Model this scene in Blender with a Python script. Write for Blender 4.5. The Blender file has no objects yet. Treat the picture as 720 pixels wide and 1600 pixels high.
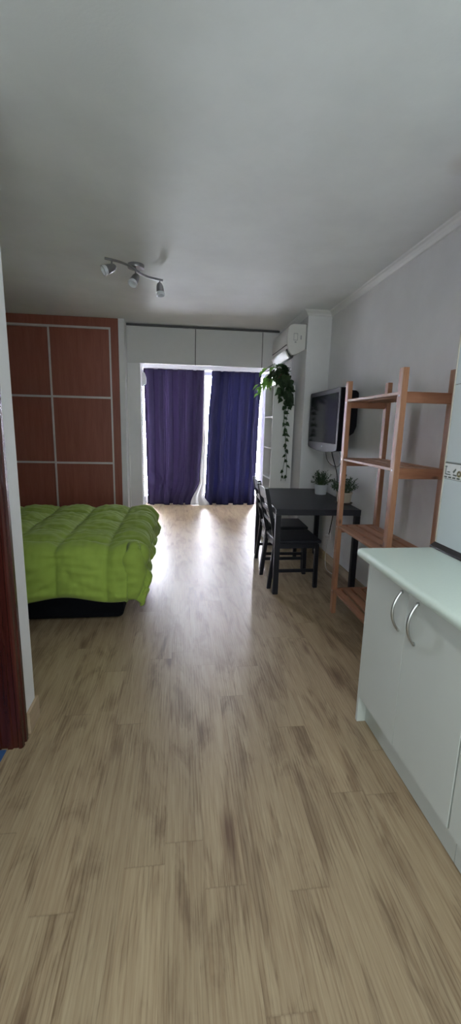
import bpy, bmesh, math, random
from mathutils import Vector, Matrix
PI = math.pi
R = math.radians
C = bpy.context.scene.collection
sc = bpy.context.scene
random.seed(7)

# ---------------------------------------------------------------- materials
def lin(c):
    return tuple(((x/255)/12.92 if x/255 <= .04045 else ((x/255+.055)/1.055)**2.4) for x in c) + (1,)

class NT:
    def __init__(s, name):
        s.m = bpy.data.materials.new(name); s.m.use_nodes = True
        s.t = s.m.node_tree; s.b = s.t.nodes['Principled BSDF']; s.out = s.t.nodes['Material Output']
    def n(s, typ, ins=None, **kw):
        nd = s.t.nodes.new(typ)
        for k, v in kw.items(): setattr(nd, k, v)
        for k, v in (ins or {}).items(): s.put(nd.inputs[k], v)
        return nd
    def put(s, sock, v):
        if isinstance(v, bpy.types.NodeSocket): s.t.links.new(v, sock)
        elif isinstance(v, bpy.types.Node): s.t.links.new(v.outputs[0], sock)
        else: sock.default_value = v
    def math(s, op, a, b=0.0, c=0.0):
        nd = s.t.nodes.new('ShaderNodeMath'); nd.operation = op
        s.put(nd.inputs[0], a); s.put(nd.inputs[1], b); s.put(nd.inputs[2], c)
        return nd.outputs[0]
    def mix(s, f, a, b, mode='MIX'):
        nd = s.t.nodes.new('ShaderNodeMix'); nd.data_type = 'RGBA'; nd.blend_type = mode
        s.put(nd.inputs[0], f); s.put(nd.inputs[6], a); s.put(nd.inputs[7], b)
        return nd.outputs[2]
    def ramp(s, f, stops):
        nd = s.t.nodes.new('ShaderNodeValToRGB'); e = nd.color_ramp.elements
        while len(e) < len(stops): e.new(.5)
        for i, (p, c) in enumerate(stops):
            e[i].position = p; e[i].color = c if not isinstance(c, (int, float)) else (c, c, c, 1)
        s.put(nd.inputs[0], f); return nd.outputs[0]
    def bump(s, h, strength=.2, dist=.01):
        nd = s.n('ShaderNodeBump', {'Height': h, 'Strength': strength, 'Distance': dist})
        s.put(s.b.inputs['Normal'], nd.outputs[0])
    def set(s, **kw):
        names = {'col': 'Base Color', 'rough': 'Roughness', 'metal': 'Metallic', 'spec': 'Specular IOR Level',
                 'coat': 'Coat Weight', 'coatr': 'Coat Roughness', 'ior': 'IOR', 'sheen': 'Sheen Weight', 'trans': 'Transmission Weight'}
        for k, v in kw.items(): s.put(s.b.inputs[names[k]], v)
        return s
    def obj(s): return s.n('ShaderNodeTexCoord').outputs['Object']

def plain(name, col, rough=.5, metal=0, noise=.06, scale=18, bump=0, **kw):
    m = NT(name); c = col if len(col) == 4 else tuple(col) + (1,)
    nz = m.n('ShaderNodeTexNoise', {'Vector': m.obj(), 'Scale': scale, 'Detail': 4})
    d = tuple(x*(1-noise*2) for x in c[:3]) + (1,)
    l = tuple(min(1, x*(1+noise)) for x in c[:3]) + (1,)
    m.set(col=m.mix(nz.outputs[0], d, l), rough=rough, metal=metal, **kw)
    if bump: m.bump(nz.outputs[0], bump, .004)
    return m.m

def wall_mat(name, col, stain=None):
    m = NT(name); o = m.obj()
    big = m.n('ShaderNodeTexNoise', {'Vector': o, 'Scale': 1.7, 'Detail': 5, 'Roughness': .6})
    fine = m.n('ShaderNodeTexNoise', {'Vector': o, 'Scale': 90, 'Detail': 3})
    c = tuple(col) + (1,); d = tuple(x*.9 for x in col) + (1,)
    base = m.mix(m.ramp(big.outputs[0], [(.35, 0), (.65, 1)]), d, c)
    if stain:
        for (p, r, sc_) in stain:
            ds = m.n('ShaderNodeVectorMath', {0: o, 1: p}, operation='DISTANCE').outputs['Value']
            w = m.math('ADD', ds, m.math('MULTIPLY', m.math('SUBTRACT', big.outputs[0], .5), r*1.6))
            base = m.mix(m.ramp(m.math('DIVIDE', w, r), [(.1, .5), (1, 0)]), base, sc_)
    m.set(col=base, rough=.85, spec=.25)
    m.bump(fine.outputs[0], .12, .004)
    return m.m

def wood(name, dark, light, axis='Z', scale=1.0, rough=.5, knots=.0, spec=.4):
    m = NT(name); o = m.obj()
    st = {'X': (1.2, 14, 14), 'Y': (14, 1.2, 14), 'Z': (14, 14, 1.2)}[axis]
    mp = m.n('ShaderNodeMapping', {'Vector': o, 'Scale': tuple(x*scale for x in st)})
    a = m.n('ShaderNodeTexNoise', {'Vector': mp, 'Scale': 1.6, 'Detail': 6, 'Roughness': .6, 'Distortion': .5})
    b = m.n('ShaderNodeTexNoise', {'Vector': mp, 'Scale': 9, 'Detail': 3})
    f = m.math('ADD', m.math('MULTIPLY', a.outputs[0], .75), m.math('MULTIPLY', b.outputs[0], .25))
    col = m.ramp(f, [(.32, dark + (1,)), (.68, light + (1,))])
    if knots:
        mp2 = m.n('ShaderNodeMapping', {'Vector': o, 'Scale': tuple(6 if x > 2 else 3.3 for x in st)})
        v = m.n('ShaderNodeTexVoronoi', {'Vector': mp2, 'Scale': 1.6})
        col = m.mix(m.ramp(v.outputs['Distance'], [(.04, knots), (.14, 0)]), col, tuple(x*.3 for x in dark) + (1,))
    m.set(col=col, rough=rough, spec=spec); m.bump(f, .08, .003)
    return m.m

def floor_mat():
    m = NT('oak laminate planks'); o = m.obj()
    s = m.n('ShaderNodeSeparateXYZ', {0: o}); X, Y = s.outputs[0], s.outputs[1]
    W, L = .128, 1.25
    xi = m.math('FLOOR', m.math('DIVIDE', m.math('ADD', X, 20.0+.018), W))
    r1 = m.n('ShaderNodeTexWhiteNoise', {'W': xi}, noise_dimensions='1D').outputs['Value']
    yy = m.math('ADD', m.math('DIVIDE', m.math('ADD', Y, 20.0), L), m.math('MULTIPLY', r1, 7.31))
    yi = m.math('FLOOR', yy)
    idv = m.n('ShaderNodeCombineXYZ', {0: xi, 1: yi})
    wn = m.n('ShaderNodeTexWhiteNoise', {'Vector': idv}, noise_dimensions='3D')
    rv, rc = wn.outputs['Value'], wn.outputs['Color']
    off = m.n('ShaderNodeVectorMath', {0: rc, 1: (37, 91, 53)}, operation='MULTIPLY')
    p = m.n('ShaderNodeVectorMath', {0: o, 1: off}, operation='ADD')
    def mapped(sx, sy): return m.n('ShaderNodeMapping', {'Vector': p, 'Scale': (sx, sy, 1)})
    fine = m.n('ShaderNodeTexNoise', {'Vector': mapped(170, 5), 'Scale': 1, 'Detail': 3, 'Roughness': .65})
    mid = m.n('ShaderNodeTexNoise', {'Vector': mapped(26, 1.7), 'Scale': 1, 'Detail': 6, 'Roughness': .62, 'Distortion': .5})
    blot = m.n('ShaderNodeTexNoise', {'Vector': mapped(9, 2.1), 'Scale': 1, 'Detail': 5, 'Roughness': .6, 'Distortion': .8})
    # cathedral grain: rings of a distorted, long stretched distance field
    wv = m.n('ShaderNodeTexWave', {'Vector': mapped(5.5, .55), 'Scale': 4.2, 'Distortion': 7.5, 'Detail': 3, 'Detail Scale': 1.4, 'Detail Roughness': .55}, wave_type='BANDS', bands_direction='X')
    # knots: a few per square metre
    vo = m.n('ShaderNodeTexVoronoi', {'Vector': mapped(5.5, 1.25), 'Scale': 1.25, 'Randomness': 1})
    kd = m.math('ADD', vo.outputs['Distance'], m.math('MULTIPLY', m.math('SUBTRACT', mid.outputs[0], .5), .45))
    knot = m.ramp(kd, [(.03, 1), (.19, 0)])
    light = lin((173, 155, 127)); dark = lin((144, 122, 96)); brown = lin((90, 67, 47))
    f = m.math('ADD', m.math('MULTIPLY', mid.outputs[0], .42), m.math('MULTIPLY', fine.outputs[0], .58))
    col = m.mix(m.ramp(f, [(.36, 0), (.64, 1)]), dark, light)
    col = m.mix(m.ramp(blot.outputs[0], [(.50, 0), (.74, .75)]), col, brown)
    col = m.mix(m.math('MULTIPLY', m.ramp(wv.outputs['Color'], [(.0, 1), (.3, 0)]), m.ramp(blot.outputs[0], [(.42, .05), (.6, .5)])), col, brown)
    col = m.mix(m.math('MULTIPLY', knot, .75), col, lin((88, 62, 44)))
    hv = m.math('ADD', .93, m.math('MULTIPLY', rv, .1))
    col = m.mix(1.0, col, m.n('ShaderNodeCombineXYZ', {0: hv, 1: hv, 2: hv}), 'MULTIPLY')
    fx = m.math('ABSOLUTE', m.math('SUBTRACT', m.math('FRACT', m.math('DIVIDE', m.math('ADD', X, 20.018), W)), .5))
    fy = m.math('ABSOLUTE', m.math('SUBTRACT', m.math('FRACT', yy), .5))
    seam = m.math('MAXIMUM', m.ramp(fx, [(.492, 0), (.5, .16)]), m.ramp(fy, [(.4988, 0), (.5, .3)]))
    col = m.mix(seam, col, lin((96, 78, 60)))
    m.set(col=col, rough=m.math('ADD', .37, m.math('MULTIPLY', f, .12)), spec=.55)
    m.bump(m.math('SUBTRACT', f, seam), .05, .003)
    return m.m

def cloth(name, col, transl=.3, weave=260, back=None, tint=None):
    m = NT(name); o = m.obj()
    nz = m.n('ShaderNodeTexNoise', {'Vector': o, 'Scale': weave, 'Detail': 2})
    c = m.mix(nz.outputs[0], tuple(x*.8 for x in col) + (1,), tuple(x*1.15 for x in col) + (1,))
    d = m.n('ShaderNodeBsdfDiffuse', {'Color': c, 'Roughness': .8})
    t = m.n('ShaderNodeBsdfTranslucent', {'Color': (tint or col) + (1,)})
    ms = m.n('ShaderNodeMixShader', {0: transl, 1: d, 2: t})
    m.t.links.new(ms.outputs[0], m.out.inputs[0])
    return m.m

def glass_mat():
    m = NT('window glass')
    tr = m.n('ShaderNodeBsdfTransparent', {'Color': (.93, .95, .95, 1)})
    gl = m.n('ShaderNodeBsdfGlossy', {'Roughness': .03})
    fr = m.n('ShaderNodeFresnel', {'IOR': 1.45})
    ms = m.n('ShaderNodeMixShader', {0: fr, 1: tr, 2: gl})
    m.t.links.new(ms.outputs[0], m.out.inputs[0])
    return m.m

def leaf_mat(name, a, b, sc_=30):
    m = NT(name); o = m.obj()
    nz = m.n('ShaderNodeTexNoise', {'Vector': o, 'Scale': sc_, 'Detail': 3})
    c = m.ramp(nz.outputs[0], [(.35, a + (1,)), (.65, b + (1,))])
    m.set(col=c, rough=.42)
    t = m.n('ShaderNodeBsdfTranslucent', {'Color': (b[0]*1.5, b[1]*1.6, b[2]*.9, 1)})
    ms = m.n('ShaderNodeMixShader', {0: .3, 1: m.b.outputs[0], 2: t})
    m.t.links.new(ms.outputs[0], m.out.inputs[0])
    return m.m

M = {}
M['wall'] = wall_mat('white painted plaster', (.76, .76, .775))
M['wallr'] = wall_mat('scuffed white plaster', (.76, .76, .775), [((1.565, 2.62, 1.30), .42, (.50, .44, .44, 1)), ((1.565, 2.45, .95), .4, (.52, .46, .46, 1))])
M['ceil'] = wall_mat('ceiling plaster', (.78, .80, .80), [((1.30, 2.05, 2.575), .12, (.50, .44, .36, 1))])
M['floor'] = floor_mat()
M['white'] = plain('white lacquer', (.74, .74, .74), .45, noise=.02)
M['panel'] = plain('grey white door laminate', (.62, .62, .62), .5, noise=.02)
M['pvc'] = plain('white aluminium window frame', (.80, .80, .81), .35, noise=.02)
M['glass'] = glass_mat()
M['tile'] = plain('glazed kitchen tile', (.60, .66, .69), .12, noise=.02, scale=3)
M['tileband'] = plain('glazed border tile', (.78, .79, .80), .15, noise=.05, scale=40)
M['motif'] = plain('border motif glaze', (.16, .18, .17), .2, noise=.2, scale=60)
M['motif2'] = plain('ochre motif glaze', (.45, .40, .25), .2, noise=.2, scale=60)
M['grout'] = plain('cream grout', (.62, .58, .50), .8)
M['top'] = plain('mint white worktop laminate', (.64, .745, .70), .3, noise=.03, scale=120)
M['cab'] = plain('white kitchen melamine', (.56, .60, .585), .38, noise=.015, scale=8)
M['black'] = plain('black rubber seal', (.012, .012, .014), .35)
M['steel'] = plain('brushed steel', (.45, .46, .46), .28, metal=1, noise=.1, scale=60)
M['chrome'] = plain('satin nickel', (.38, .38, .40), .3, metal=1, noise=.08)
M['pine'] = wood('stained pine', (.26, .118, .062), (.41, .21, .12), 'Z', 1, .5, .8)
M['piney'] = wood('stained pine boards', (.23, .102, .055), (.39, .195, .112), 'Y', 1, .5, .8)
M['pinex'] = wood('stained pine rails', (.20, .080, .040), (.33, .15, .082), 'X', 1, .5, .8)
M['cherry'] = wood('cherry veneer', (.225, .066, .042), (.30, .100, .066), 'Z', .9, .42)
M['mahog'] = wood('dark mahogany door frame', (.026, .005, .004), (.065, .014, .010), 'Z', 1.4, .25, spec=.5)
M['alu'] = plain('pale aluminium trim', (.58, .54, .53), .4, metal=.2, noise=.03)
M['blackwood'] = wood('black brown stained wood', (.009, .010, .015), (.019, .020, .030), 'X', 1, .45, spec=.32)
M['blackwoodz'] = wood('black brown stained legs', (.008, .008, .011), (.019, .019, .026), 'Z', 1, .42, spec=.25)
M['tv'] = plain('black satin plastic', (.008, .008, .011), .3, noise=.1, ior=1.18)
M['screen'] = plain('dark tv screen', (.008, .009, .016), .12, noise=.1, ior=1.22)
M['led'] = plain('pale indicator', (.6, .62, .65), .3)
M['acw'] = plain('ivory white plastic', (.68, .67, .64), .4, noise=.02)
M['acd'] = plain('dark vent gap', (.05, .05, .05), .6)
M['acs'] = plain('grey print', (.33, .33, .34), .6)
M['duvet'] = plain('lime green cotton', (.245, .345, .050), .85, noise=.07, scale=12, bump=.15, sheen=.1)
M['bedbase'] = plain('black upholstery', (.004, .0045, .007), .9, noise=.2, scale=150, spec=.1)
M['mattress'] = plain('white mattress ticking', (.7, .7, .68), .9)
M['curtL'] = cloth('purple blackout curtain', (.040, .033, .066), .45, tint=(.040, .030, .055))
M['curtR'] = cloth('navy violet blackout curtain', (.034, .033, .070), .45, tint=(.026, .026, .056))
M['lining'] = cloth('white curtain lining', (.72, .71, .70), .35, tint=(.72, .71, .70))
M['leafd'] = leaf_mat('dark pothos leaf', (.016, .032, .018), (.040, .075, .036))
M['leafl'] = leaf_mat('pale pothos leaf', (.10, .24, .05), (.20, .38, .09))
M['leafg'] = leaf_mat('grey green foliage', (.022, .045, .030), (.055, .095, .06), 60)
M['stem'] = plain('green stem', (.05, .09, .03), .6)
M['terra'] = plain('brown terracotta', (.14, .07, .05), .75, noise=.15)
M['potw'] = plain('white ceramic pot', (.66, .68, .72), .35, noise=.03)
M['potb'] = plain('cream ceramic pot', (.62, .54, .42), .4, noise=.05)
M['saucer'] = plain('brown saucer', (.10, .07, .06), .5)
M['soil'] = plain('potting soil', (.03, .02, .015), .95, noise=.3)
M['cable'] = plain('black cable', (.02, .02, .022), .5)
M['wcable'] = plain('white cable', (.6, .6, .6), .5)
M['skirt'] = wood('oak skirting', (.33, .24, .16), (.50, .39, .27), 'Y', 1, .45)
M['skirtx'] = wood('oak skirting cross', (.33, .24, .16), (.50, .39, .27), 'X', 1, .45)
M['blue'] = plain('blue floor', (.035, .10, .26), .6, noise=.1)
M['slot'] = plain('dark track and seam shade', (.09, .085, .09), .5, noise=.2)

# ---------------------------------------------------------------- mesh helpers
def bx(bm, x0, x1, y0, y1, z0, z1, bev=0, seg=2):
    r = bmesh.ops.create_cube(bm, size=1)
    vs = r['verts']
    for v in vs:
        v.co = Vector((x0 + (v.co.x+.5)*(x1-x0), y0 + (v.co.y+.5)*(y1-y0), z0 + (v.co.z+.5)*(z1-z0)))
    if bev:
        es = list({e for v in vs for e in v.link_edges})
        bmesh.ops.bevel(bm, geom=es, offset=bev, segments=seg, affect='EDGES', profile=.6)
    return bm

def box(*a, bev=0, seg=2):
    return bx(bmesh.new(), *a, bev=bev, seg=seg)

def tube(bm, pts, r, n=8, caps=True):
    pts = [Vector(p) for p in pts]
    rs = r if isinstance(r, (list, tuple)) else [r]*len(pts)
    rings = []; up = None
    for i, p in enumerate(pts):
        t = (pts[min(i+1, len(pts)-1)] - pts[max(i-1, 0)]).normalized()
        if up is None:
            up = Vector((0, 0, 1)) if abs(t.z) < .9 else Vector((1, 0, 0))
        a = t.cross(up).normalized(); b = a.cross(t).normalized(); up = b
        rings.append([bm.verts.new(p + (a*math.cos(2*PI*k/n) + b*math.sin(2*PI*k/n))*rs[i]) for k in range(n)])
    for i in range(len(rings)-1):
        for k in range(n):
            bm.faces.new((rings[i][k], rings[i][(k+1) % n], rings[i+1][(k+1) % n], rings[i+1][k]))
    if caps:
        bm.faces.new(rings[0][::-1]); bm.faces.new(rings[-1])
    return bm

def beam(bm, p, q, wx, wy, bev=.003):
    """square bar whose ends stay parallel to the ground (legs, posts)"""
    p, q = Vector(p), Vector(q)
    v = []
    for c in (p, q):
        for sx, sy in ((-1, -1), (1, -1), (1, 1), (-1, 1)):
            v.append(bm.verts.new(c + Vector((sx*wx/2, sy*wy/2, 0))))
    fs = [(3, 2, 1, 0), (4, 5, 6, 7)] + [(k, (k+1) % 4, 4+(k+1) % 4, 4+k) for k in range(4)]
    F = [bm.faces.new([v[i] for i in f]) for f in fs]
    if bev:
        bmesh.ops.bevel(bm, geom=list({e for f in F for e in f.edges}), offset=bev, segments=2, affect='EDGES')
    return bm

def lathe(bm, prof, n=24, c=(0, 0, 0), ax=None):
    rings = []
    for r, z in prof:
        rings.append([bm.verts.new(Vector((r*math.cos(2*PI*k/n), r*math.sin(2*PI*k/n), z))) for k in range(n)])
    for i in range(len(rings)-1):
        for k in range(n):
            bm.faces.new((rings[i][k], rings[i][(k+1) % n], rings[i+1][(k+1) % n], rings[i+1][k]))
    bm.faces.new(rings[0][::-1]); bm.faces.new(rings[-1])
    allv = [v for r in rings for v in r]
    if ax is not None:
        q = Vector((0, 0, 1)).rotation_difference(Vector(ax).normalized())
        for v in allv: v.co = q @ v.co
    for v in allv: v.co += Vector(c)
    return bm

def prism(bm, poly, axis, a0, a1, bev=0):
    """extrude a 2D polygon along an axis: axis 'Y' -> poly is (x,z); 'X' -> (y,z); 'Z' -> (x,y)"""
    def P(u, v, a): return {'Y': (u, a, v), 'X': (a, u, v), 'Z': (u, v, a)}[axis]
    A = [bm.verts.new(P(u, v, a0)) for u, v in poly]; B = [bm.verts.new(P(u, v, a1)) for u, v in poly]
    F = [bm.faces.new(A), bm.faces.new(B[::-1])]
    n = len(poly)
    for i in range(n): F.append(bm.faces.new((A[i], B[i], B[(i+1) % n], A[(i+1) % n])))
    if bev: bmesh.ops.bevel(bm, geom=list({e for f in F for e in f.edges}), offset=bev, segments=2, affect='EDGES')
    return bm

def obj(name, bm, mat, parent=None, smooth=False, local=False):
    if parent is not None and not local:
        o_ = Vector(parent.location); p = parent.parent
        while p is not None: o_ += Vector(p.location); p = p.parent
        bmesh.ops.translate(bm, verts=bm.verts, vec=-o_)
    bmesh.ops.recalc_face_normals(bm, faces=bm.faces)
    me = bpy.data.meshes.new(name); bm.to_mesh(me); bm.free()
    me.materials.append(M[mat])
    if smooth:
        for p in me.polygons: p.use_smooth = True
        if smooth != 'all':
            me.set_sharp_from_angle(angle=R(40))
    o = bpy.data.objects.new(name, me); C.objects.link(o)
    if parent is not None: o.parent = parent
    return o

def thing(name, label, cat, loc=(0, 0, 0), group=None):
    o = bpy.data.objects.new(name, None); C.objects.link(o); o.location = loc; o.empty_display_size = .1
    o['label'] = label; o['category'] = cat
    if group: o['group'] = group
    return o

def tag(o, label, cat, group=None):
    o['label'] = label; o['category'] = cat
    if group: o['group'] = group
    return o

def struct(name, bm, mat, parent=None, smooth=False):
    o = obj(name, bm, mat, parent, smooth)
    if parent is None: o['kind'] = 'structure'
    return o

def dup(root, loc, label=None, rotz=0):
    r = root.copy(); C.objects.link(r); r.location = loc; r.rotation_euler = (0, 0, rotz)
    if label: r['label'] = label
    for ch in list(root.children):
        c = ch.copy(); C.objects.link(c); c.parent = r
        for g in ch.children:
            d = g.copy(); C.objects.link(d); d.parent = c
    return r

# ---------------------------------------------------------------- room
H = 2.575
XR = 1.565           # right wall
struct('floor', box(-2.9, 1.9, -1.7, 7.9, -.08, 0), 'floor')
struct('ceiling', box(-2.9, 1.9, -1.7, 7.9, H, H+.1), 'ceil')
struct('wall_right', box(XR, XR+.15, 1.822, 7.9, 0, H), 'wallr')
struct('wall_pillar', box(1.31, XR, 4.56, 5.50, 0, H, bev=.006), 'wall')
# kitchen wall stands proud of the living room wall, tiled up to the ceiling
kw = struct('wall_kitchen', box(1.214, XR+.15, -1.6, 1.822, 0, H), 'wall')
def tiles(z0, z1, w):
    b = bmesh.new(); y = 1.826
    while y > -1.5:
        bx(b, 1.205, 1.2145, max(y-w, -1.55)+.0015, y-.0015, z0+.0015, z1-.0015, bev=.0012, seg=1); y -= w
    return b
obj('wall_tiles', tiles(.86, 1.187, .26), 'tile', kw)
obj('wall_tiles', tiles(1.262, 1.60, .26), 'tile', kw)
obj('wall_tiles', tiles(1.60, 1.93, .26), 'tile', kw)
obj('wall_tiles', tiles(1.93, 2.26, .26), 'tile', kw)
obj('wall_tiles', tiles(2.26, H-.003, .26), 'tile', kw)
obj('tile_edge_strip', box(1.2035, 1.2145, 1.8255, 1.8315, .86, H-.002), 'grout', kw)
tb = obj('tile_border', tiles(1.187, 1.262, .2), 'tileband', kw)
b = bmesh.new()
y = 1.826
bx(b, 1.2038, 1.2052, -1.5, 1.825, 1.2565, 1.2605)
while y > -1.4:
    for k in range(6): bx(b, 1.2038, 1.2052, y-.004-.03*k-.02, y-.004-.03*k, 1.192, 1.199)
    y -= .2
obj('border_line', b, 'motif', tb)
def motif(b, b2, y):
    # a kettle outline, a sprig and a round fruit, repeated on every border tile
    n = 14
    def ring(bb, cy, cz, r, th):
        for k in range(n):
            a = 2*PI*k/n; bx(bb, 1.2036, 1.2052, cy+r*math.cos(a)-th, cy+r*math.cos(a)+th, cz+r*math.sin(a)-th, cz+r*math.sin(a)+th)
    bx(b, 1.2036, 1.2052, y-.012, y-.008, 1.205, 1.245)
    bx(b, 1.2036, 1.2052, y-.046, y-.010, 1.205, 1.210)
    bx(b, 1.2036, 1.2052, y-.040, y-.022, 1.216, 1.221)
    bx(b, 1.2036, 1.2052, y-.018, y-.002, 1.240, 1.244)
    prism(b, [(y-.060, 1.222), (y-.078, 1.238), (y-.082, 1.232), (y-.068, 1.216)], 'X', 1.2036, 1.2052)
    prism(b, [(y-.064, 1.212), (y-.090, 1.210), (y-.088, 1.204), (y-.066, 1.205)], 'X', 1.2036, 1.2052)
    ring(b2, y-.105, 1.216, .010, .004); ring(b2, y-.155, 1.220, .013, .004)
    bx(b, 1.2036, 1.2052, y-.128, y-.121, 1.205, 1.250)
    bx(b, 1.2036, 1.2052, y-.150, y-.112, 1.245, 1.249)
    bx(b, 1.2036, 1.2052, y-.186, y-.176, 1.205, 1.240)
b, b2 = bmesh.new(), bmesh.new(); y = 1.825
while y > 0.4:
    motif(b, b2, y); y -= .2
obj('border_motif', b, 'motif', tb); obj('border_motif', b2, 'motif2', tb)

# left side: partition with a doorway (its jamb is at the photo's left edge)
struct('wall_partition', box(-2.9, -.690, 1.797, 1.915, 0, H), 'wall')
struct('wall_left', box(-2.9, -2.75, 1.915, 5.60, 0, H), 'wall')
wd = struct('wall_doorway', box(-.80, -.69, -1.6, .90, 0, H), 'wall')
obj('lintel', box(-.80, -.69, .90, 1.795, 2.08, H), 'wall', wd)
# dark profiled door frame
prof = [(-.81, 1.705), (-.770, 1.705), (-.766, 1.712), (-.745, 1.712), (-.741, 1.704), (-.722, 1.704), (-.718, 1.711), (-.700, 1.711),
        (-.695, 1.706), (-.686, 1.706), (-.680, 1.712), (-.678, 1.728), (-.684, 1.733), (-.684, 1.744), (-.677, 1.749), (-.677, 1.767), (-.683, 1.772), (-.683, 1.785), (-.690, 1.796), (-.81, 1.796)]
df = struct('door_1', prism(bmesh.new(), prof, 'Z', 0, 2.06), 'mahog')
obj('head_jamb', box(-.81, -.678, .90, 1.796, 2.045, 2.11, bev=.004), 'mahog', df)
struct('floor_bathroom', box(-2.2, -.745, .3, 1.70, 0.0, .004), 'blue')
struct('baseboard_left', prism(bmesh.new(), [(-2.74, 1.916), (-2.74, 1.929), (-.676, 1.929), (-.676, 1.797), (-.689, 1.797), (-.689, 1.916)], 'Z', 0.0, .105), 'skirt')
struct('baseboard_right', prism(bmesh.new(), [(XR, 1.83), (XR-.012, 1.83), (XR-.012, 4.545), (1.298, 4.545), (1.298, 5.50), (1.31, 5.50), (1.31, 4.56), (XR, 4.56)], 'Z', 0.0, .085), 'skirt')
# ceiling cornice along the right wall and around the pillar
def cornice(pts, inward):
    b = bmesh.new(); prof = [(0, 0), (0, -.050), (.010, -.046), (.018, -.030), (.034, -.016), (.046, -.010), (.050, 0)]
    rows = []
    for (x, y), (ix, iy) in zip(pts, inward):
        rows.append([b.verts.new((x+ix*u, y+iy*u, H+v)) for u, v in prof])
    for i in range(len(rows)-1):
        for k in range(len(prof)-1): b.faces.new((rows[i][k], rows[i][k+1], rows[i+1][k+1], rows[i+1][k]))
    return b
struct('trim_1', cornice([(XR, 1.822), (XR, 4.56), (1.31, 4.56), (1.31, 5.53)], [(-1, 0), (-1, -1), (-1, -1), (-1, 0)]), 'white')

# far wall around the opening to the glazed end
fw = struct('wall_far', box(-2.9, -.70, 5.50, 5.90, 0, H), 'wall')
struct('wall_opening', box(-.70, -.482, 5.553, 5.90, 0, H), 'wall')
struct('wall_corner', box(-.704, -.640, 5.335, 5.553, 0, H), 'wall')
struct('trim_2', box(-.640, -.622, 5.535, 5.553, 0, 2.12, bev=.004), 'white')
struct('trim_3', box(-.500, -.478, 5.540, 5.553, 0, 2.118, bev=.003), 'white')
struct('wall_lintel', box(-.482, XR, 5.86, 5.98, 2.175, H), 'wall')
struct('wall_glazed_left', box(-1.0, -.86, 5.90, 7.9, 0, H), 'wall')
# window wall at the end: white frame, two sliding leaves with glass
struct('wall_window', box(-.9, XR, 7.70, 7.85, 2.36, H), 'wall')
struct('trim_4', box(-.86, XR, 7.44, 7.70, 2.30, 2.40, bev=.004), 'pvc')
wf = bmesh.new()
for a in ((-.86, -.80, 0, 2.36), (1.50, XR, 0, 2.36), (-.86, XR, 2.30, 2.36), (-.86, XR, 0, .06)):
    bx(wf, a[0], a[1], 7.70, 7.78, a[2], a[3], bev=.004)
wf = struct('window_1', wf, 'pvc')
def leaf(x0, x1, y):
    b = bmesh.new(); w = .05
    for a in ((x0, x0+w, .06, 2.30), (x1-w, x1, .06, 2.30), (x0+w, x1-w, .06, .13), (x0+w, x1-w, 2.24, 2.30)):
        bx(b, a[0], a[1], y, y+.035, a[2], a[3], bev=.003)
    f = obj('window_sash', b, 'pvc', wf)
    obj('window_pane', box(x0+w, x1-w, y+.014, y+.020, .13, 2.24), 'glass', f)
leaf(-.80, .40, 7.705); leaf(.36, 1.50, 7.743)
# wall behind the camera with an unseen window, added to light the kitchen end
bw = bmesh.new()
BX0, BX1, BZ0, BZ1 = -.60, 1.10, .30, 2.30
bx(bw, -2.9, BX0, -1.72, -1.6, 0, H); bx(bw, BX1, 1.9, -1.72, -1.6, 0, H)
bx(bw, BX0, BX1, -1.72, -1.6, 0, BZ0); bx(bw, BX0, BX1, -1.72, -1.6, BZ1, H)
struct('wall_back', bw, 'wall')
w2 = bmesh.new()
for a in ((BX0, BX0+.05, BZ0, BZ1), (BX1-.05, BX1, BZ0, BZ1), (BX0, BX1, BZ0, BZ0+.05), (BX0, BX1, BZ1-.05, BZ1)):
    bx(w2, a[0], a[1], -1.70, -1.64, a[2], a[3], bev=.003)
w2 = struct('window_added', w2, 'pvc')
obj('window_pane', box(BX0+.05, BX1-.05, -1.674, -1.668, BZ0+.05, BZ1-.05), 'glass', w2)
struct('wall_bathroom', box(-2.9, -2.75, -1.6, 1.797, 0, H), 'wall')

# ---------------------------------------------------------------- wardrobe
WY = 5.335; WX1 = -.706
wr = thing('wardrobe', 'built-in cherry brown sliding wardrobe with pale grid strips behind the bed', 'wardrobe', (-1.7, WY, 0))
b = bmesh.new()
bx(b, -.792, WX1, WY, WY+.165, 0, H-.002, bev=.002, seg=1)
bx(b, -2.75, -.792, WY, WY+.165, 2.475, H-.002, bev=.002, seg=1)
obj('surround', b, 'cherry', wr)
tr = bmesh.new()
bx(tr, -2.75, -.792, WY+.004, WY+.06, 2.452, 2.475, bev=.002); obj('top_track', tr, 'alu', wr)
tr = bmesh.new()
bx(tr, -.812, -.792, WY+.002, WY+.02, 0, 2.452, bev=.002); obj('side_trim', tr, 'alu', wr)
def sliding_door(x0, x1, y):
    d = obj('door', box(x0, x1, y, y+.018, .02, 2.452), 'cherry', wr)
    for z in (.20, .918, 1.690):
        obj('rail_strip', box(x0+.022, x1, y-.004, y-.0002, z-.012, z+.012, bev=.0015, seg=1), 'alu', d)
    b = bmesh.new(); bx(b, x0, x0+.022, y-.010, y, .02, 2.452, bev=.003); obj('edge_handle', b, 'alu', d)
sliding_door(-1.492, -.812, WY+.016)
sliding_door(-2.20, -1.48, WY+.050)
sliding_door(-2.748, -2.19, WY+.080)

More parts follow.
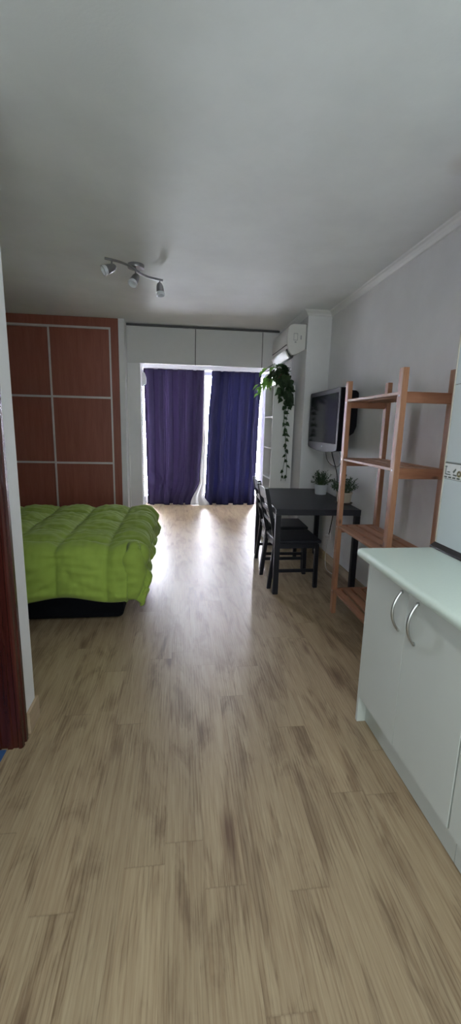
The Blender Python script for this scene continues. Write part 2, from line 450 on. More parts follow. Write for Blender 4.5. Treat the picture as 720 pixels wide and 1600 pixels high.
# ---------------------------------------------------------------- overhead cupboard above the opening
OY = 5.553
oc = thing('overhead_cabinet', 'long white overhead cupboard with flush doors above the curtained opening', 'cabinet', (.3, OY, 2.12))
b = bmesh.new(); bx(b, -.482, 1.31, OY+.05, 5.855, 2.175, H-.002); obj('carcass', b, 'white', oc)
xs = [-.636, .190, 1.022, 1.308]
for i in range(3):
    obj('door', box(xs[i]+.0045, xs[i+1]-.0045, OY-.022, OY-.003, 2.122, 2.545, bev=.002, seg=1), 'panel', oc)
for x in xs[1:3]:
    obj('seam_shade', box(x-.007, x+.007, OY-.0028, OY-.0004, 2.125, 2.545), 'slot', oc)  # dark strip standing in for the shade inside each door seam
b = bmesh.new(); bx(b, -.636, 1.215, OY-.028, OY-.005, 2.549, 2.570)
for x in (.045, .20, .85, 1.17): bx(b, x, x+.06, OY-.034, OY-.006, 2.545, 2.566)
obj('sliding_track', b, 'slot', oc)

# ---------------------------------------------------------------- curtains
def curtain_mesh(edge, y0, amp, waves, ph, z0, z1, seed, nu=220, nv=60, gather=None, over=1.0):
    """cloth hung in omega folds: the sheet doubles back on itself, so it is one layer thick in places and three in others"""
    rnd = random.Random(seed)
    n = int(waves); wid = [(rnd.uniform(1.1, 1.6) if k % 2 == (n > 4) else rnd.uniform(.28, .45)) for k in range(n)]; tot = sum(wid)
    dep = [(rnd.uniform(.8, 1.1) if wid[k] > 1 else rnd.uniform(.08, .3)) for k in range(n)]; sk = [rnd.uniform(-.3, .3) for _ in range(n)]
    edges = [sum(wid[:k])/tot for k in range(n+1)]
    bm = bmesh.new(); rows = []
    for j in range(nv+1):
        v = j/nv; z = z1 + (z0-z1)*v; xl, xr = edge(v); row = []
        s = lerp(.75, 1.15, v)
        for i in range(nu+1):
            u = i/nu
            k = min(n-1, max(q for q in range(n) if edges[q] <= u+1e-9)); t = (u-edges[k])/(edges[k+1]-edges[k])
            w = (edges[k+1]-edges[k])
            win = math.sin(PI*t)**.5 if 0 < t < 1 else 0
            a = 2*PI*t + sk[k]*math.sin(1.7*v+k)
            d = dep[k]*(1+.25*math.sin(2.1*v+k*1.3))
            x = u + .55*w*over*d*math.sin(2*a)*.5*win*1.1
            y = y0 - amp*d*s*math.cos(a)*win
            zz = z + (.010*math.sin(2*PI*waves*.5*u+ph+1)*(v-.9)*10 if v > .9 else 0)
            X = xl+(xr-xl)*x
            if gather:
                gx, gz, gr = gather
                dd = math.hypot(X-gx, (z-gz)*1.3)
                y -= .05*math.exp(-(dd/gr)**2)
                an = math.atan2(z-gz, X-gx)
                y += .020*math.sin(7*an)*math.exp(-(dd/(gr*2.2))**2)*min(1, dd/.05)
            row.append(bm.verts.new((X, y, max(zz, .006))))
        rows.append(row)
    for j in range(nv):
        for i in range(nu): bm.faces.new((rows[j][i], rows[j][i+1], rows[j+1][i+1], rows[j+1][i]))
    return bm
def thick(o, t):
    m = o.modifiers.new('Solidify', 'SOLIDIFY'); m.thickness = t; m.offset = 0
def lerp(a, b, t): return a+(b-a)*t
def curve(pts, v):
    for (a, x), (b_, y) in zip(pts, pts[1:]):
        if v <= b_:
            t = (v-a)/(b_-a); return x+(y-x)*(t*t*(3-2*t))
    return pts[-1][1]
cl = thing('curtain', 'left purple floor-length curtain with a gathered lower corner', 'curtain', (-.07, 7.50, 0), 'blackout curtains at the end window')
eL = lambda v: (lerp(-.600, -.560, v), curve([(0, .405), (.45, .395), (.8, .36), (1, .20)], v))
cm = obj('curtain_panel', curtain_mesh(eL, 7.50, .06, 7, .4, .010, 2.31, 3, gather=(-.28, .42, .22)), 'curtL', cl, 'all'); thick(cm, .003)
cr = thing('curtain', 'right navy violet floor-length curtain beside the white bookcase', 'curtain', (.93, 7.50, 0), 'blackout curtains at the end window')
eR = lambda v: (curve([(0, .535), (.4, .480), (.75, .455), (1, .43)], v), lerp(1.385, 1.335, v))
cm = obj('curtain_panel', curtain_mesh(eR, 7.50, .06, 7, 1.9, .012, 2.31, 11), 'curtR', cr, 'all'); thick(cm, .003)
# white lining turned out at the meeting edges
eLl = lambda v: (curve([(0, .400), (.45, .390), (.8, .350), (1, .190)], v), curve([(0, .418), (.3, .420), (.55, .440), (.8, .43), (.93, .42), (1, .52)], v))
cm = obj('lining', curtain_mesh(eLl, 7.43, .02, 2, .2, .008, 2.30, 5, nu=30, nv=60), 'lining', cl, 'all'); thick(cm, .003)
eRl = lambda v: (lerp(.42, .44, v), lerp(1.385, 1.335, v))
cm = obj('lining', curtain_mesh(eRl, 7.62, .02, 5.5, 1.9, .004, .16, 11, nu=110, nv=10), 'lining', cr, 'all'); thick(cm, .003)
eLh = lambda v: (-.570, .25)
cm = obj('lining', curtain_mesh(eLh, 7.62, .02, 5.0, .4, .004, .16, 3, nu=110, nv=10), 'lining', cl, 'all'); thick(cm, .003)
b = bmesh.new(); tube(b, [(-.84, 7.50, 2.325), (1.55, 7.50, 2.325)], .011, 10)
rod = obj('curtain_rod', b, 'pvc', None, True); tag(rod, 'slim white rod along the top of the purple curtains', 'curtain rod')

# shutter strap winder and bead chain on the left jamb of the opening
sw = thing('shutter_strap_winder', 'small white strap winder box high on the left jamb', 'shutter winder', (-.462, 5.80, 1.88))
obj('housing', prism(bmesh.new(), [(-.482, 1.885), (-.450, 1.885), (-.430, 1.905), (-.430, 1.985), (-.452, 2.045), (-.482, 2.045)], 'Y', 5.77, 5.83, bev=.004), 'white', sw)
b = bmesh.new()
for k in range(64):
    z = 1.88 - k*.029
    if z < .01: break
    bmesh.ops.create_uvsphere(b, u_segments=6, v_segments=4, radius=.0105, matrix=Matrix.Translation((-.468, 5.80, z)))
tube(b, [(-.468, 5.80, 1.89), (-.468, 5.80, .004)], .003, 6)
obj('bead_chain', b, 'white', sw, True)

# ---------------------------------------------------------------- bed + duvet
bed = thing('bed', 'black upholstered bed base standing under the green duvet', 'bed', (-1.4, 3.6, 0))
obj('base', box(-2.62, -.407, 2.945, 4.27, .012, .33, bev=.05, seg=5), 'bedbase', bed, True)
obj('mattress', box(-2.60, -.40, 2.94, 4.27, .332, .530, bev=.05, seg=4), 'mattress', bed, True)

def duvet():
    bm = bmesh.new(); nx, ny = 230, 210
    x0, x1 = -2.55, -.345; yN, yF = 2.925, 4.29           # plan of the flat top
    ox, on, of = .30, .40, .22                            # overhang right, near, far
    r = .085; zt = .562
    rnd = random.Random(5)
    P = .335                                              # pocket size
    def fold(d):                                          # arc-length -> (outward, drop)
        if d <= 0: return 0, 0
        L = r*PI/2*.92
        if d < L:
            a = d/r; return r*math.sin(a), r*(1-math.cos(a))
        a = L/r; e = d-L
        return r*math.sin(a)+e*math.cos(a)*.75, r*(1-math.cos(a))+e*math.sin(a)
    def pos(a, c):
        dx = max(0, a-x1); dn = max(0, yN-c); dfar = max(0, c-yF)
        dy = dn if dn > 0 else dfar; sy = -1 if dn > 0 else 1
        bxx, byy = min(a, x1), min(max(c, yN), yF)
        if dx > 0 and dy > 0:
            d = math.hypot(dx, dy); o_, dr = fold(d*(1-.14*dx*dy/(d*d)))
            ux, uy = dx/d, dy/d
            k = 1+.35*math.sin(math.pi*min(ux, uy)*1.2)    # corner kicks outwards a little
            return Vector((bxx+o_*ux*k, byy+sy*o_*uy*k, zt-dr))
        o_, dr = fold(dx+dy)
        return Vector((bxx+(o_ if dx > 0 else 0), byy+(sy*o_ if dy > 0 else 0), zt-dr))
    A = [x0+(x1+ox-x0)*i/nx for i in range(nx+1)]
    B = [yN-on+(yF+of-(yN-on))*j/ny for j in range(ny+1)]
    import mathutils
    grid = []
    for j, c in enumerate(B):
        row = []
        for i, a in enumerate(A):
            p = pos(a, c); e = .004
            t1 = pos(a+e, c)-p; t2 = pos(a, c+e)-p
            n = t1.cross(t2)
            n = n.normalized() if n.length > 1e-12 else Vector((0, 0, 1))
            # seams wander a little
            wa = a + .012*mathutils.noise.noise(Vector((a*3, c*3, 1))) ; wc = c + .015*mathutils.noise.noise(Vector((a*3, c*3, 7)))
            sa = abs(math.sin(PI*(wa+.494)/P)); sb = abs(math.sin(PI*(wc-2.985)/P))
            if c < 2.985: sb = 1-.0*sb if c < 2.985-P*.5 else sb
            puff = .058*(max(sa, 1e-4)**.5)*(max(sb, 1e-4)**.5)
            # wrinkles radiating along seams
            nz = mathutils.noise.noise(Vector((a*9, c*24, 2)))*.011 + mathutils.noise.noise(Vector((a*26, c*11, 4)))*.006
            nz += mathutils.noise.noise(Vector((a*4, c*4, 9)))*.012
            edge = min(a-x0, x1+ox-a, c-(yN-on), yF+of-c)
            fade = min(1, max(0, edge/.05))
            hang = max(0, a-x1)+max(0, yN-c)
            p2 = p + n*((puff+nz*(1.2 if puff > .01 else .6))*fade**.5)
            if hang > .1:                                  # the hanging sides billow
                p2 += Vector((0.010*math.sin(c*17)*(1 if a > x1 else 0), -.016*math.sin(a*11+1)*(1 if c < yN else 0), 0))
            if c < yN-.1: p2.z += .016*math.sin(a*9+2.2)*min(1, (yN-c-.1)/.2)
            row.append(bm.verts.new(p2))
        grid.append(row)
    for j in range(ny):
        for i in range(nx): bm.faces.new((grid[j][i], grid[j][i+1], grid[j+1][i+1], grid[j+1][i]))
    return bm
dv = obj('duvet', duvet(), 'duvet', None, 'all')
m = dv.modifiers.new('Solidify', 'SOLIDIFY'); m.thickness = .018; m.offset = -1
tag(dv, 'puffy lime green quilted duvet draped over the black bed', 'duvet')

# ---------------------------------------------------------------- ceiling spotlight
sl = thing('ceiling_spotlight', 'nickel ceiling light with three small spots on a wavy bar', 'lamp', (-.33, 3.58, 2.575))
obj('ceiling_plate', lathe(bmesh.new(), [(.062, 0), (.064, -.006), (.060, -.026), (.050, -.030)], 28, (-.33, 3.585, 2.575)), 'chrome', sl, True)
bar = []
for k in range(25):
    t = k/24; x = lerp(-.515, -.135, t); y = lerp(3.31, 3.70, t)
    w = .035*math.sin(2*PI*t)
    bar.append((x + w*.7, y - w*.7, 2.512))
b = tube(bmesh.new(), bar, .0085, 10)
tube(b, [(-.325, 3.505, 2.512), (-.33, 3.54, 2.548)], .007, 8)
obj('bar', b, 'chrome', sl, True)
def spot(base, direction):
    base = Vector(base); d = Vector(direction).normalized()
    b = tube(bmesh.new(), [base, base+Vector((0, 0, -.045))], .006, 8)
    piv = base+Vector((0, 0, -.05))
    lathe(b, [(.010, -.030), (.019, -.022), (.026, -.004), (.030, .022), (.031, .040), (.027, .041)], 20, piv, d)
    s = obj('spot_head', b, 'chrome', sl, True)
    obj('bulb_rim', lathe(bmesh.new(), [(.027, .038), (.033, .050), (.036, .068), (.030, .069), (.025, .050)], 20, piv, d), 'potw', s, True)
spot(bar[2], (-.85, -.35, -.45)); spot(bar[12], (-.35, -.45, -.85)); spot(bar[23], (.12, -.1, -1))
# kitchen ceiling lamp above the camera (its shade of light falls on the worktop)
kl = thing('ceiling_lamp', 'round flat white kitchen ceiling lamp over the passage', 'lamp', (.1, .35, H))
obj('lamp_body', lathe(bmesh.new(), [(.13, 0), (.13, -.03), (.12, -.035)], 32, (.1, .35, H)), 'white', kl, True)

# ---------------------------------------------------------------- kitchen units
def bow(bm, y, zt, zb, x):
    pts = []; rs = []
    for k in range(17):
        t = k/16; pts.append((x-.004-.030*math.sin(PI*t)**.8, y+.0*t, lerp(zt, zb, t))); rs.append(.0042+.0018*math.sin(PI*t))
    tube(bm, pts, rs, 8)
    for z in (zt, zb): tube(bm, [(x+.001, y, z), (x-.006, y, z)], .0075, 10)
def base_unit(y1, y0, lab, split, end=False, hand=()):
    u = thing('kitchen_base_cabinet', lab, 'cabinet', (1.0, (y0+y1)/2, 0), 'white kitchen base cabinets')
    b = bmesh.new(); bx(b, .874, 1.200, y0+.002, y1-(.020 if end else .002), .135, .815); obj('carcass', b, 'cab', u)
    obj('plinth', box(.897, .915, y0, y1-(.02 if end else 0), 0.004, .135), 'cab', u)
    if end:
        obj('side_panel', box(.856, 1.200, y1-.0195, y1, .0, .815, bev=.001, seg=1), 'cab', u)
    ed = [y1-(.021 if end else .002)] + list(split) + [y0+.001]
    for k in range(len(ed)-1):
        d = obj('door', box(.855, .8735, ed[k+1]+.0012, ed[k]-.0012, .140, .812, bev=.0012, seg=1), 'cab', u)
        if k < len(hand):
            h = bmesh.new(); bow(h, hand[k], .786, .628, .855); obj('handle', h, 'steel', d, True)
    return u
base_unit(1.768, 1.052, 'white two-door kitchen cabinet at the far end of the worktop', [1.420], True, (1.465, 1.350))
base_unit(1.050, .33, 'white two-door kitchen cabinet nearest the camera at the right edge', [.69], False, (.735, .645))
base_unit(.328, -.42, 'white kitchen cabinet out at the near end of the run', [-.05], False, (.0, -.09))
wt = bmesh.new()
pf = [(1.203, .822), (1.203, .860), (.832, .860), (.822, .857), (.816, .850), (.814, .841), (.816, .831), (.822, .822)]
prism(wt, pf, 'Y', -.42, 1.812)
wt = tag(obj('worktop', wt, 'top', None, True), 'pale mint white kitchen worktop with rounded front edge', 'worktop')
o = obj('seal_strip', prism(bmesh.new(), [(1.2035, .8605), (1.178, .8605), (1.182, .868), (1.2035, .884)], 'Y', -.42, 1.832), 'black', wt)
o['label'] = 'black seal strip along the tiles'

# ---------------------------------------------------------------- pine shelving unit
sh = thing('shelving_unit', 'open stained pine shelving unit with four slatted shelves', 'shelf', (1.32, 2.6, 0))
SX0, SX1, SY0, SY1 = 1.160, 1.482, 2.205, 3.000
for (x, y, zt) in ((SX0+.016, SY0+.0235, 1.722), (SX1-.016, SY0+.0235, 1.722), (SX0+.016, SY1-.0235, 1.722), (SX1-.016, SY1-.0235, 1.722)):
    b = bmesh.new(); bx(b, x-.016, x+.016, y-.0235, y+.0235, 0, zt, bev=.003)
    p = obj('post', b, 'pine', sh)
    for z in (.178, .682, 1.180, 1.578):
        obj('bolt', lathe(bmesh.new(), [(.005, 0), (.005, .0015)], 10, (x-.0163, y, z), (-1, 0, 0)), 'steel', p)
for z in (.195, .695, 1.192, 1.600):
    b = bmesh.new(); n = 4; w = (SX1-SX0-.006-.036)/n
    # outer slats end between the posts, all rest on the end rails
    for k in range(n):
        xa = SX0+.021 - .018 + k*(SX1-SX0-.006)/n
        ww = (SX1-SX0-.006)/n-.022
        outer = k in (0, n-1)
        bx(b, xa, xa+ww, SY0+(.049 if outer else .0305), SY1-(.049 if outer else .0305), z-.018, z, bev=.002, seg=1)
    s = obj('shelf_boards', b, 'piney', sh)
    for y in (SY0+.006, SY1-.0302):
        obj('end_rail', box(SX0+.0325, SX1-.0325, y, y+.0242, z-.058, z-.0005, bev=.002, seg=1), 'pinex', s)

# ---------------------------------------------------------------- table, chairs
tb_ = thing('dining_table', 'black rectangular dining table against the right wall', 'table', (1.14, 3.94, 0))
TX0, TX1, TY0, TY1 = .785, 1.500, 3.33, 4.545
obj('tabletop', box(TX0, TX1, TY0, TY1, .690, .740, bev=.003), 'blackwood', tb_)
for x in (TX0+.024, TX1-.024):
    for y in (TY0+.024, TY1-.024):
        obj('leg', beam(bmesh.new(), (x, y, 0), (x, y, .6895), .046, .046), 'blackwoodz', tb_)

tb_.rotation_euler = (0, 0, R(-2.3)); tb_.location.x += .019

def chair(label):
    c = thing('dining_chair', label, 'chair', (0, 0, 0), 'black chairs at the dining table')
    hw = .188
    L = lambda n, b, m='blackwoodz': obj(n, b, m, c, local=True)
    for s in (-1, 1):
        b = bmesh.new()      # rear leg runs up into the raked back post
        pts = [(-.015, 0), (.026, .38), (.026, .46), (-.066, .890)]
        prev = None
        for (xa, za), (xb, zb) in zip(pts, pts[1:]):
            beam(b, (xa, s*(hw-.012), za), (xb, s*(hw-.012), zb), .034, .026, .002)
        L('rear_leg', b)
        L('front_leg', beam(bmesh.new(), (.405, s*(hw-.012), 0), (.400, s*(hw-.012), .405), .036, .036))
        L('side_stretcher', beam_h((.012, s*(hw-.012), .16), (.40, s*(hw-.012), .16), .018, .028))
    L('seat', box(.020, .435, -.20, .20, .412, .440, bev=.008, seg=3), 'blackwood')
    b = bmesh.new()
    bx(b, .045, .405, -hw+.004, -hw+.022, .365, .411); bx(b, .045, .405, hw-.022, hw-.004, .365, .411)
    bx(b, .392, .412, -hw+.01, hw-.01, .365, .411); bx(b, .032, .05, -hw+.01, hw-.01, .365, .411)
    L('apron', b, 'blackwood')
    for (z0, z1) in ((.775, .880), (.670, .715), (.575, .615)):
        b = bmesh.new()
        f = lambda z: lerp(.026, -.066, (z-.46)/.43)
        prism(b, [(f(z0)-.008, z0), (f(z0)+.008, z0), (f(z1)+.008, z1), (f(z1)-.008, z1)], 'Y', -hw+.022, hw-.022, bev=.002)
        L('back_slat', b, 'blackwood')
    return c
def beam_h(p, q, w, h):
    b = bmesh.new(); bx(b, p[0], q[0], p[1]-w/2, p[1]+w/2, p[2]-h/2, p[2]+h/2, bev=.002, seg=1); return b
ch = chair('black wooden slat-back chair nearest the camera, tucked under the black table')
ch.location = (.790, 3.668, 0)
dup(ch, (.828, 4.185, 0), 'black wooden slat-back chair behind the near one, toward the curtains', R(-2))

# ---------------------------------------------------------------- television
tv = thing('television', 'black flat television mounted on the right wall above the table', 'television', (1.42, 4.03, 1.2))
zs = 1.195
poly = [(3.62, 1.745), (4.462, 1.745), (4.47, 1.735), (4.47, 1.225)]
poly += [(lerp(4.455, 3.625, t), 1.205-.030*math.sin(PI*t)) for t in [k/12 for k in range(13)]] + [(3.612, 1.225), (3.612, 1.737)]
obj('casing', prism(bmesh.new(), poly, 'X', 1.355, 1.410, bev=.004), 'tv', tv, True)
s = obj('screen', box(1.3525, 1.356, 3.655, 4.427, 1.262, 1.705, bev=.001, seg=1), 'screen', tv)
obj('indicator_light', lathe(bmesh.new(), [(.007, 0), (.007, .004)], 12, (1.3555, 4.01, 1.228), (-1, 0, 0)), 'led', tv)
obj('rear_housing', prism(bmesh.new(), [(1.410, 1.30), (1.410, 1.725), (1.50, 1.720), (1.522, 1.70), (1.522, 1.42), (1.50, 1.36)], 'Y', 3.618, 4.42, bev=.004), 'tv', tv, True)
b = bmesh.new(); bx(b, 1.5222, 1.535, 3.90, 4.18, 1.43, 1.65, bev=.003); bx(b, 1.53, XR-.001, 3.97, 4.11, 1.42, 1.62, bev=.003)
obj('wall_bracket', b, 'tv', tv)
def cable(pts, r, mat, label, n=10):
    # smooth catmull curve
    P_ = [Vector(p) for p in pts]; out = []
    for i in range(len(P_)-1):
        p0, p1, p2, p3 = P_[max(i-1, 0)], P_[i], P_[i+1], P_[min(i+2, len(P_)-1)]
        for k in range(n):
            t = k/n
            out.append(.5*((2*p1)+(p2-p0)*t+(2*p0-5*p1+4*p2-p3)*t*t+(3*p1-p0-3*p2+p3)*t**3))
    out.append(P_[-1])
    o = obj('cable', tube(bmesh.new(), out, r, 6), mat, None, True); tag(o, label, 'cable'); return o
cable([(1.43, 3.99, 1.31), (1.45, 3.98, 1.16), (1.53, 4.02, .95), (1.555, 4.06, .70), (1.545, 4.1, .50), (1.555, 4.19, .305)], .005, 'cable', 'black cable hanging from the television down behind the table')
cable([(1.43, 4.12, 1.31), (1.44, 4.12, 1.14), (1.47, 4.09, 1.06), (1.53, 4.03, 1.03), (1.55, 3.99, 1.10), (1.50, 3.97, 1.22), (1.475, 3.97, 1.31)], .003, 'cable', 'thin black cable looping under the television')
cable([(1.545, 4.20, .25), (1.52, 4.16, .10), (1.48, 4.02, .012), (1.46, 3.86, .010), (1.50, 3.74, .010)], .004, 'wcable', 'white cable trailing from the wall socket to the floor')
so = thing('wall_socket', 'white wall socket low on the wall under the table', 'socket', (XR, 4.20, .285))
obj('plate', box(XR-.010, XR-.0005, 4.16, 4.24, .245, .325, bev=.003), 'white', so)
obj('plug', lathe(bmesh.new(), [(.018, 0), (.018, .030), (.012, .036)], 14, (XR-.0105, 4.20, .285), (-1, 0, 0)), 'white', so, True)

# ---------------------------------------------------------------- plants
def leaf_blade(bm, base, d, length, width, droop=.4, heart=False, up=Vector((0, 0, 1))):
    d = Vector(d).normalized(); side = d.cross(up)
    if side.length < .05: side = Vector((1, 0, 0))
    side.normalize(); nrm = side.cross(d).normalized()
    prof = [(-.10, .30), (.06, .84), (.22, 1.0), (.45, .86), (.70, .48), (.88, .17), (1, 0)] if heart else [(0, .1), (.25, .8), (.5, 1), (.75, .7), (1, 0)]
    prev = None
    for t, w in prof:
        c = Vector(base)+d*(length*t) - Vector((0, 0, 1))*(droop*length*t*t)
        if w == 0:
            tip = bm.verts.new(c)
            bm.faces.new((prev[0], prev[1], tip)); bm.faces.new((prev[1], prev[2], tip)); break
        l_ = bm.verts.new(c-side*(width/2*w)+nrm*(width*.13*w)); m_ = bm.verts.new(c); r_ = bm.verts.new(c+side*(width/2*w)+nrm*(width*.13*w))
        if prev:
            bm.faces.new((prev[0], l_, m_, prev[1])); bm.faces.new((prev[1], m_, r_, prev[2]))
        prev = (l_, m_, r_)
def small_plant(name, label, loc, pot_prof, pot_mat, rad, hgt, seed, saucer=False):
    t = thing(name, label, 'potted plant', loc, 'potted plants on the table')
    x, y, z = loc; rnd = random.Random(seed)
    obj('pot', lathe(bmesh.new(), pot_prof, 28, (x, y, z)), pot_mat, t, True)
    top = max(p[1] for p in pot_prof)
    rr = pot_prof[-1][0]
    obj('soil', lathe(bmesh.new(), [(rr*.96, top-.014), (rr*.9, top-.008)], 18, (x, y, z)), 'soil', t)
    if saucer:
        obj('saucer', lathe(bmesh.new(), saucer, 26, (x, y, z)), 'saucer', t, True)
    b = bmesh.new(); st = bmesh.new()
    for k in range(46):
        a = rnd.uniform(0, 2*PI); tl = rnd.uniform(0, 1)**.6*1.15
        d = Vector((math.cos(a)*math.sin(tl), math.sin(a)*math.sin(tl), math.cos(tl)))
        L = rnd.uniform(.75, 1.05)
        base = Vector((x+math.cos(a)*.025*tl, y+math.sin(a)*.025*tl, z+top-.012))
        end = base+Vector((d.x*rad*L, d.y*rad*L, d.z*hgt*L))
        tube(st, [base, base.lerp(end, .5)+Vector((0, 0, .012)), end], [.0022, .0016, .0008], 4)
        for q in range(13):
            f = rnd.uniform(.3, 1.02); p = base.lerp(end, f)
            dd = Vector((rnd.gauss(0, 1), rnd.gauss(0, 1), rnd.gauss(.25, .8)))+d*.8
            leaf_blade(b, p, dd, rnd.uniform(.017, .030), rnd.uniform(.009, .015), .2)
    obj('stems', st, 'stem', t); obj('foliage', b, 'leafg', t)
    return t
small_plant('potted_plant', 'grey green bushy plant in a white pot at the back of the table', (1.420, 4.15, .740),
            [(.052, 0), (.056, .006), (.064, .095), (.067, .099), (.062, .100), (.058, .085)], 'potw', .115, .155, 3)
small_plant('potted_plant', 'green bushy plant in a cream pot near the shelving unit', (1.458, 3.62, .740),
            [(.054, .012), (.060, .018), (.068, .088), (.073, .092), (.073, .104), (.067, .105), (.064, .09)], 'potb', .125, .17, 8,
            [(.070, 0), (.078, .012), (.074, .013), (.060, .008)])

# bookcase with pothos
BX, BXR, BY0, BY1, BH = 1.042, 1.290, 4.86, 5.33, 1.862
bc = thing('bookcase', 'tall narrow white open bookcase side-on beside the right curtain', 'bookcase', (1.17, 5.1, 0))
obj('side_panel', box(BX, BXR, BY0, BY0+.018, 0, BH, bev=.001, seg=1), 'white', bc)
obj('side_panel', box(BX, BXR, BY1-.018, BY1, 0, BH, bev=.001, seg=1), 'white', bc)
obj('back_panel', box(BXR-.006, BXR-.001, BY0+.018, BY1-.018, .06, BH-.02), 'white', bc)
for z in (BH-.0185, .06, .435, .79, 1.143, 1.500):
    obj('shelf_board', box(BX+.002, BXR-.006, BY0+.0185, BY1-.0185, z, z+.018, bev=.001, seg=1), 'white', bc)
obj('kickboard', box(BX+.02, BX+.036, BY0+.0185, BY1-.0185, 0, .0595), 'white', bc)

pp = thing('pothos_plant', 'trailing pothos in a brown pot on top of the white bookcase', 'potted plant', (1.18, 5.04, BH))
PX, PY = 1.18, 5.04
obj('pot', lathe(bmesh.new(), [(.050, 0), (.055, .005), (.070, .105), (.076, .108), (.076, .128), (.070, .129), (.066, .11)], 26, (PX, PY, BH)), 'terra', pp, True)
obj('soil', lathe(bmesh.new(), [(.067, .112), (.058, .118)], 16, (PX, PY, BH)), 'soil', pp)
rnd = random.Random(21)
dark, pale, st = bmesh.new(), bmesh.new(), bmesh.new()
for k in range(95):
    a = rnd.uniform(0, 2*PI); el = rnd.uniform(-.5, 1.2); rr = rnd.uniform(.05, .165)
    d = Vector((math.cos(a)*math.cos(el), math.sin(a)*math.cos(el), math.sin(el)))
    p = Vector((PX-.015, PY-.03, BH+.125))+Vector((d.x*rr, d.y*rr, max(-.10, d.z*rr*.62)))
    if p.x > 1.235: p.x = 1.235 - rnd.uniform(0, .05)
    if d.x > .4: d.x = -.2
    tube(st, [(PX, PY, BH+.135), Vector((PX, PY, BH+.16)).lerp(p, .6)+Vector((0, 0, .03)), p], .0025, 4)
    leaf_blade(dark, p, d+Vector((0, 0, -.35)), rnd.uniform(.060, .09), rnd.uniform(.045, .068), .45, True)
for k in range(34):                                  # leaves spilling over the front edge of the bookcase top
    t = rnd.random()
    p = Vector((rnd.uniform(1.07, 1.235)+.01*t, BY0-rnd.uniform(.015, .07), BH+lerp(.06, -.17, t)))
    tube(st, [(PX, PY-.05, BH+.13), (lerp(PX, p.x, .6), BY0-.02, BH+.10), p], .0022, 4)
    leaf_blade(dark, p, (rnd.uniform(-.8, .6), rnd.uniform(-.8, -.1), rnd.uniform(-1, -.1)), rnd.uniform(.055, .085), rnd.uniform(.045, .062), .35, True, up=Vector((0, -1, .4)))
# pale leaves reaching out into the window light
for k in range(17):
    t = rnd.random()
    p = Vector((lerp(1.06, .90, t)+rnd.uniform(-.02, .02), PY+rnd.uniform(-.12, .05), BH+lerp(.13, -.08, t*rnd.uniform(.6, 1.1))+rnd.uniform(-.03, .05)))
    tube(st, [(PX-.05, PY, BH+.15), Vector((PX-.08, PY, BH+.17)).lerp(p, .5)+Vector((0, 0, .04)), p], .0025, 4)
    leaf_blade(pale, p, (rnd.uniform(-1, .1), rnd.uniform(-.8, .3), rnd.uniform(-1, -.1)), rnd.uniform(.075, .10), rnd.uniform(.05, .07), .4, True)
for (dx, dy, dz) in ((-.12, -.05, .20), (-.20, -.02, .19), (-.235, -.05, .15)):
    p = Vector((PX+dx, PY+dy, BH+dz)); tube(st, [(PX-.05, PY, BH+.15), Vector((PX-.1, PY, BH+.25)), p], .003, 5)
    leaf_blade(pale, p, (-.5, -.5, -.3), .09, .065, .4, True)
# long vines trailing down in front of the side panel
vx = 1.195
for (off, zend, n, ph) in ((0, .77, 15, 0), (.025, .76, 12, 1.4), (-.02, 1.40, 5, 2.2)):
    pts = [(PX, PY-.08, BH+.13), (vx+off, BY0-.025, BH+.03)]
    zz = BH-.06
    while zz > zend:
        pts.append((vx+off+.022*math.sin(zz*7+ph)-.012*(BH-zz), BY0-.022-.006*math.sin(zz*11), zz)); zz -= .06
    tube(st, pts, .0028, 5)
    for k in range(n):
        q = Vector(pts[2+int((len(pts)-3)*(k+.3)/n)]); big = lerp(1.1, .72, k/n)
        sgn = -1 if (k % 2) else 1
        leaf_blade(dark, q+Vector((0, -.004, 0)), (sgn*rnd.uniform(.2, 1.4), rnd.uniform(-.9, -.1), rnd.uniform(-1, .1)), .060*big*rnd.uniform(.6, 1.2), .044*big*rnd.uniform(.7, 1.15), .3, True, up=Vector((0, -1, .2)))
leaf_blade(dark, Vector((vx-.03, BY0-.03, 1.665)), (1, -.25, -.12), .12, .085, .1, True, up=Vector((0, -1, .3)))
obj('stems', st, 'stem', pp); obj('foliage', dark, 'leafd', pp)
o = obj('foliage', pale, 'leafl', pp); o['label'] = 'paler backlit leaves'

# ---------------------------------------------------------------- air conditioner
ac = thing('air_conditioner', 'white wall air conditioner high on the pillar beside the overhead cupboard', 'air conditioner', (1.31, 4.95, 2.1))
body = [(1.309, 2.445), (1.309, 2.215), (1.295, 2.195), (1.205, 2.150), (1.165, 2.140), (1.128, 2.175), (1.112, 2.235), (1.106, 2.33), (1.116, 2.405), (1.140, 2.438), (1.17, 2.445)]
obj('body', prism(bmesh.new(), body, 'Y', 4.585, 5.33, bev=.005), 'acw', ac, True)
obj('louver_gap', prism(bmesh.new(), [(1.112, 2.200), (1.150, 2.130), (1.185, 2.118), (1.190, 2.145), (1.15, 2.165), (1.125, 2.215)], 'Y', 4.63, 5.30), 'acd', ac)
obj('louver_flap', prism(bmesh.new(), [(1.094, 2.190), (1.100, 2.196), (1.146, 2.122), (1.140, 2.112)], 'Y', 4.62, 5.31, bev=.001), 'acw', ac)
obj('front_seam', prism(bmesh.new(), [(1.104, 2.246), (1.104, 2.240), (1.120, 2.240), (1.120, 2.246)], 'Y', 4.62, 5.31), 'acd', ac)
b = bmesh.new(); bx(b, 1.172, 1.215, 4.5838, 4.5852, 2.285, 2.290); bx(b, 1.172, 1.176, 4.5838, 4.5852, 2.285, 2.355); bx(b, 1.172, 1.215, 4.5838, 4.5852, 2.350, 2.355); bx(b, 1.211, 1.215, 4.5838, 4.5852, 2.285, 2.355)
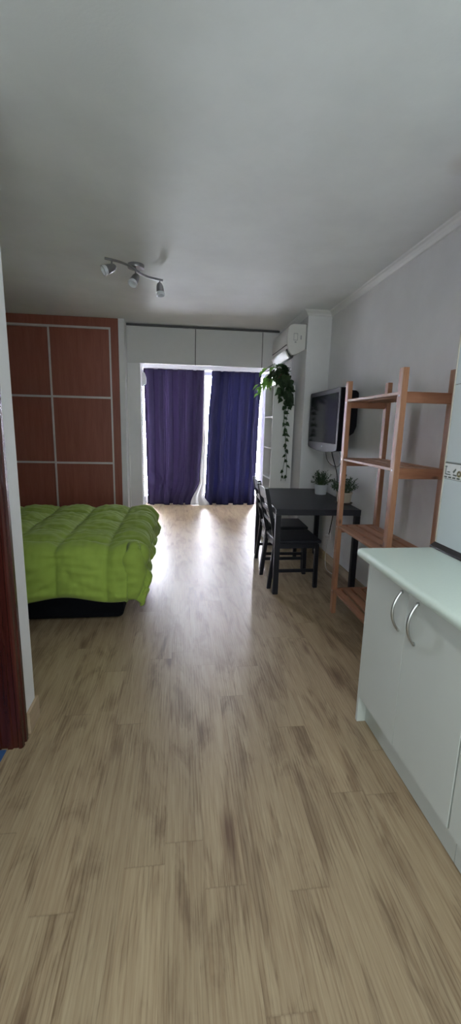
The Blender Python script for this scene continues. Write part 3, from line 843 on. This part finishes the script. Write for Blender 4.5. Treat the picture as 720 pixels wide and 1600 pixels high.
bx(b, 1.185, 1.203, 4.5838, 4.5852, 2.262, 2.274); bx(b, 1.245, 1.256, 4.5838, 4.5852, 2.295, 2.335)
obj('end_label', b, 'acs', ac)
obj('wall_plate', box(1.300, 1.3095, 4.572, 5.34, 2.205, 2.452, bev=.002), 'acs', ac)
cd = obj('pipe_trunking', box(1.285, 1.3095, 5.14, 5.20, 1.868, 2.19, bev=.006), 'white', None)
tag(cd, 'white vertical pipe trunking running down below the air conditioner', 'pipe cover')

# ---------------------------------------------------------------- light
w = bpy.data.worlds.new('sky'); sc.world = w; w.use_nodes = True
bg = w.node_tree.nodes['Background']
wt_ = w.node_tree                                # bright hazy sky on the sun side of the house, dimmer sky behind
tcw = wt_.nodes.new('ShaderNodeTexCoord'); sxy = wt_.nodes.new('ShaderNodeSeparateXYZ'); wt_.links.new(tcw.outputs['Generated'], sxy.inputs[0])
mr = wt_.nodes.new('ShaderNodeMapRange'); wt_.links.new(sxy.outputs[1], mr.inputs[0])
mr.inputs[1].default_value = -.2; mr.inputs[2].default_value = .2; mr.inputs[3].default_value = 4.4; mr.inputs[4].default_value = 140.0
wt_.links.new(mr.outputs[0], bg.inputs[1])
mc = wt_.nodes.new('ShaderNodeMix'); mc.data_type = 'RGBA'; mc.inputs[6].default_value = (.93, 1.0, .98, 1); mc.inputs[7].default_value = (.95, .94, 1.06, 1)
m01 = wt_.nodes.new('ShaderNodeMapRange'); wt_.links.new(sxy.outputs[1], m01.inputs[0]); m01.inputs[1].default_value = -.2; m01.inputs[2].default_value = .2
wt_.links.new(m01.outputs[0], mc.inputs[0]); wt_.links.new(mc.outputs[2], bg.inputs[0])
def area(name, loc, rot, sx, sy, energy=0, col=(1, 1, 1), portal=False, shape='RECTANGLE'):
    l = bpy.data.lights.new(name, 'AREA'); l.shape = shape; l.size = sx; l.size_y = sy; l.energy = energy; l.color = col
    if portal: l.cycles.is_portal = True
    o = bpy.data.objects.new(name, l); C.objects.link(o); o.location = loc; o.rotation_euler = rot
    return o
area('end_window_portal', (.35, 7.80, 1.18), (R(-90), 0, 0), 2.4, 2.36, portal=True)
area('added_window_portal', (.25, -1.73, 1.30), (R(90), 0, 0), 1.7, 2.0, portal=True)  # sky light through the added, unseen back window
area('kitchen_lamp_light', (.1, .35, H-.04), (0, 0, 0), .2, .2, 9.5, (.97, 1, .93), shape='DISK')

# ---------------------------------------------------------------- camera
cam = bpy.data.cameras.new('camera'); co = bpy.data.objects.new('camera', cam); C.objects.link(co)
f_px, pitch, yaw, roll = 665.67, R(11.442), R(6.907), R(1.357)
cp, sp, cy, sy = math.cos(pitch), math.sin(pitch), math.cos(yaw), math.sin(yaw)
fwd = Vector((sy*cp, cy*cp, -sp)); rt = Vector((cy, -sy, 0)); up = rt.cross(fwd)
c_, s_ = math.cos(roll), math.sin(roll)
r2 = c_*rt+s_*up; u2 = -s_*rt+c_*up
co.matrix_world = Matrix(((r2.x, u2.x, -fwd.x, 0), (r2.y, u2.y, -fwd.y, 0), (r2.z, u2.z, -fwd.z, 1.40), (0, 0, 0, 1)))
cam.sensor_fit = 'VERTICAL'; cam.sensor_height = 24; cam.lens = 24*f_px/1600; cam.clip_start = .02
sc.camera = co
vs = sc.view_settings
vs.view_transform = 'Standard'; vs.look = 'None'; vs.gamma = 1; vs.use_curve_mapping = False; vs.exposure = .55
sc.cycles.use_denoising = True
sc.cycles.max_bounces = 10; sc.cycles.diffuse_bounces = 6; sc.cycles.transparent_max_bounces = 12
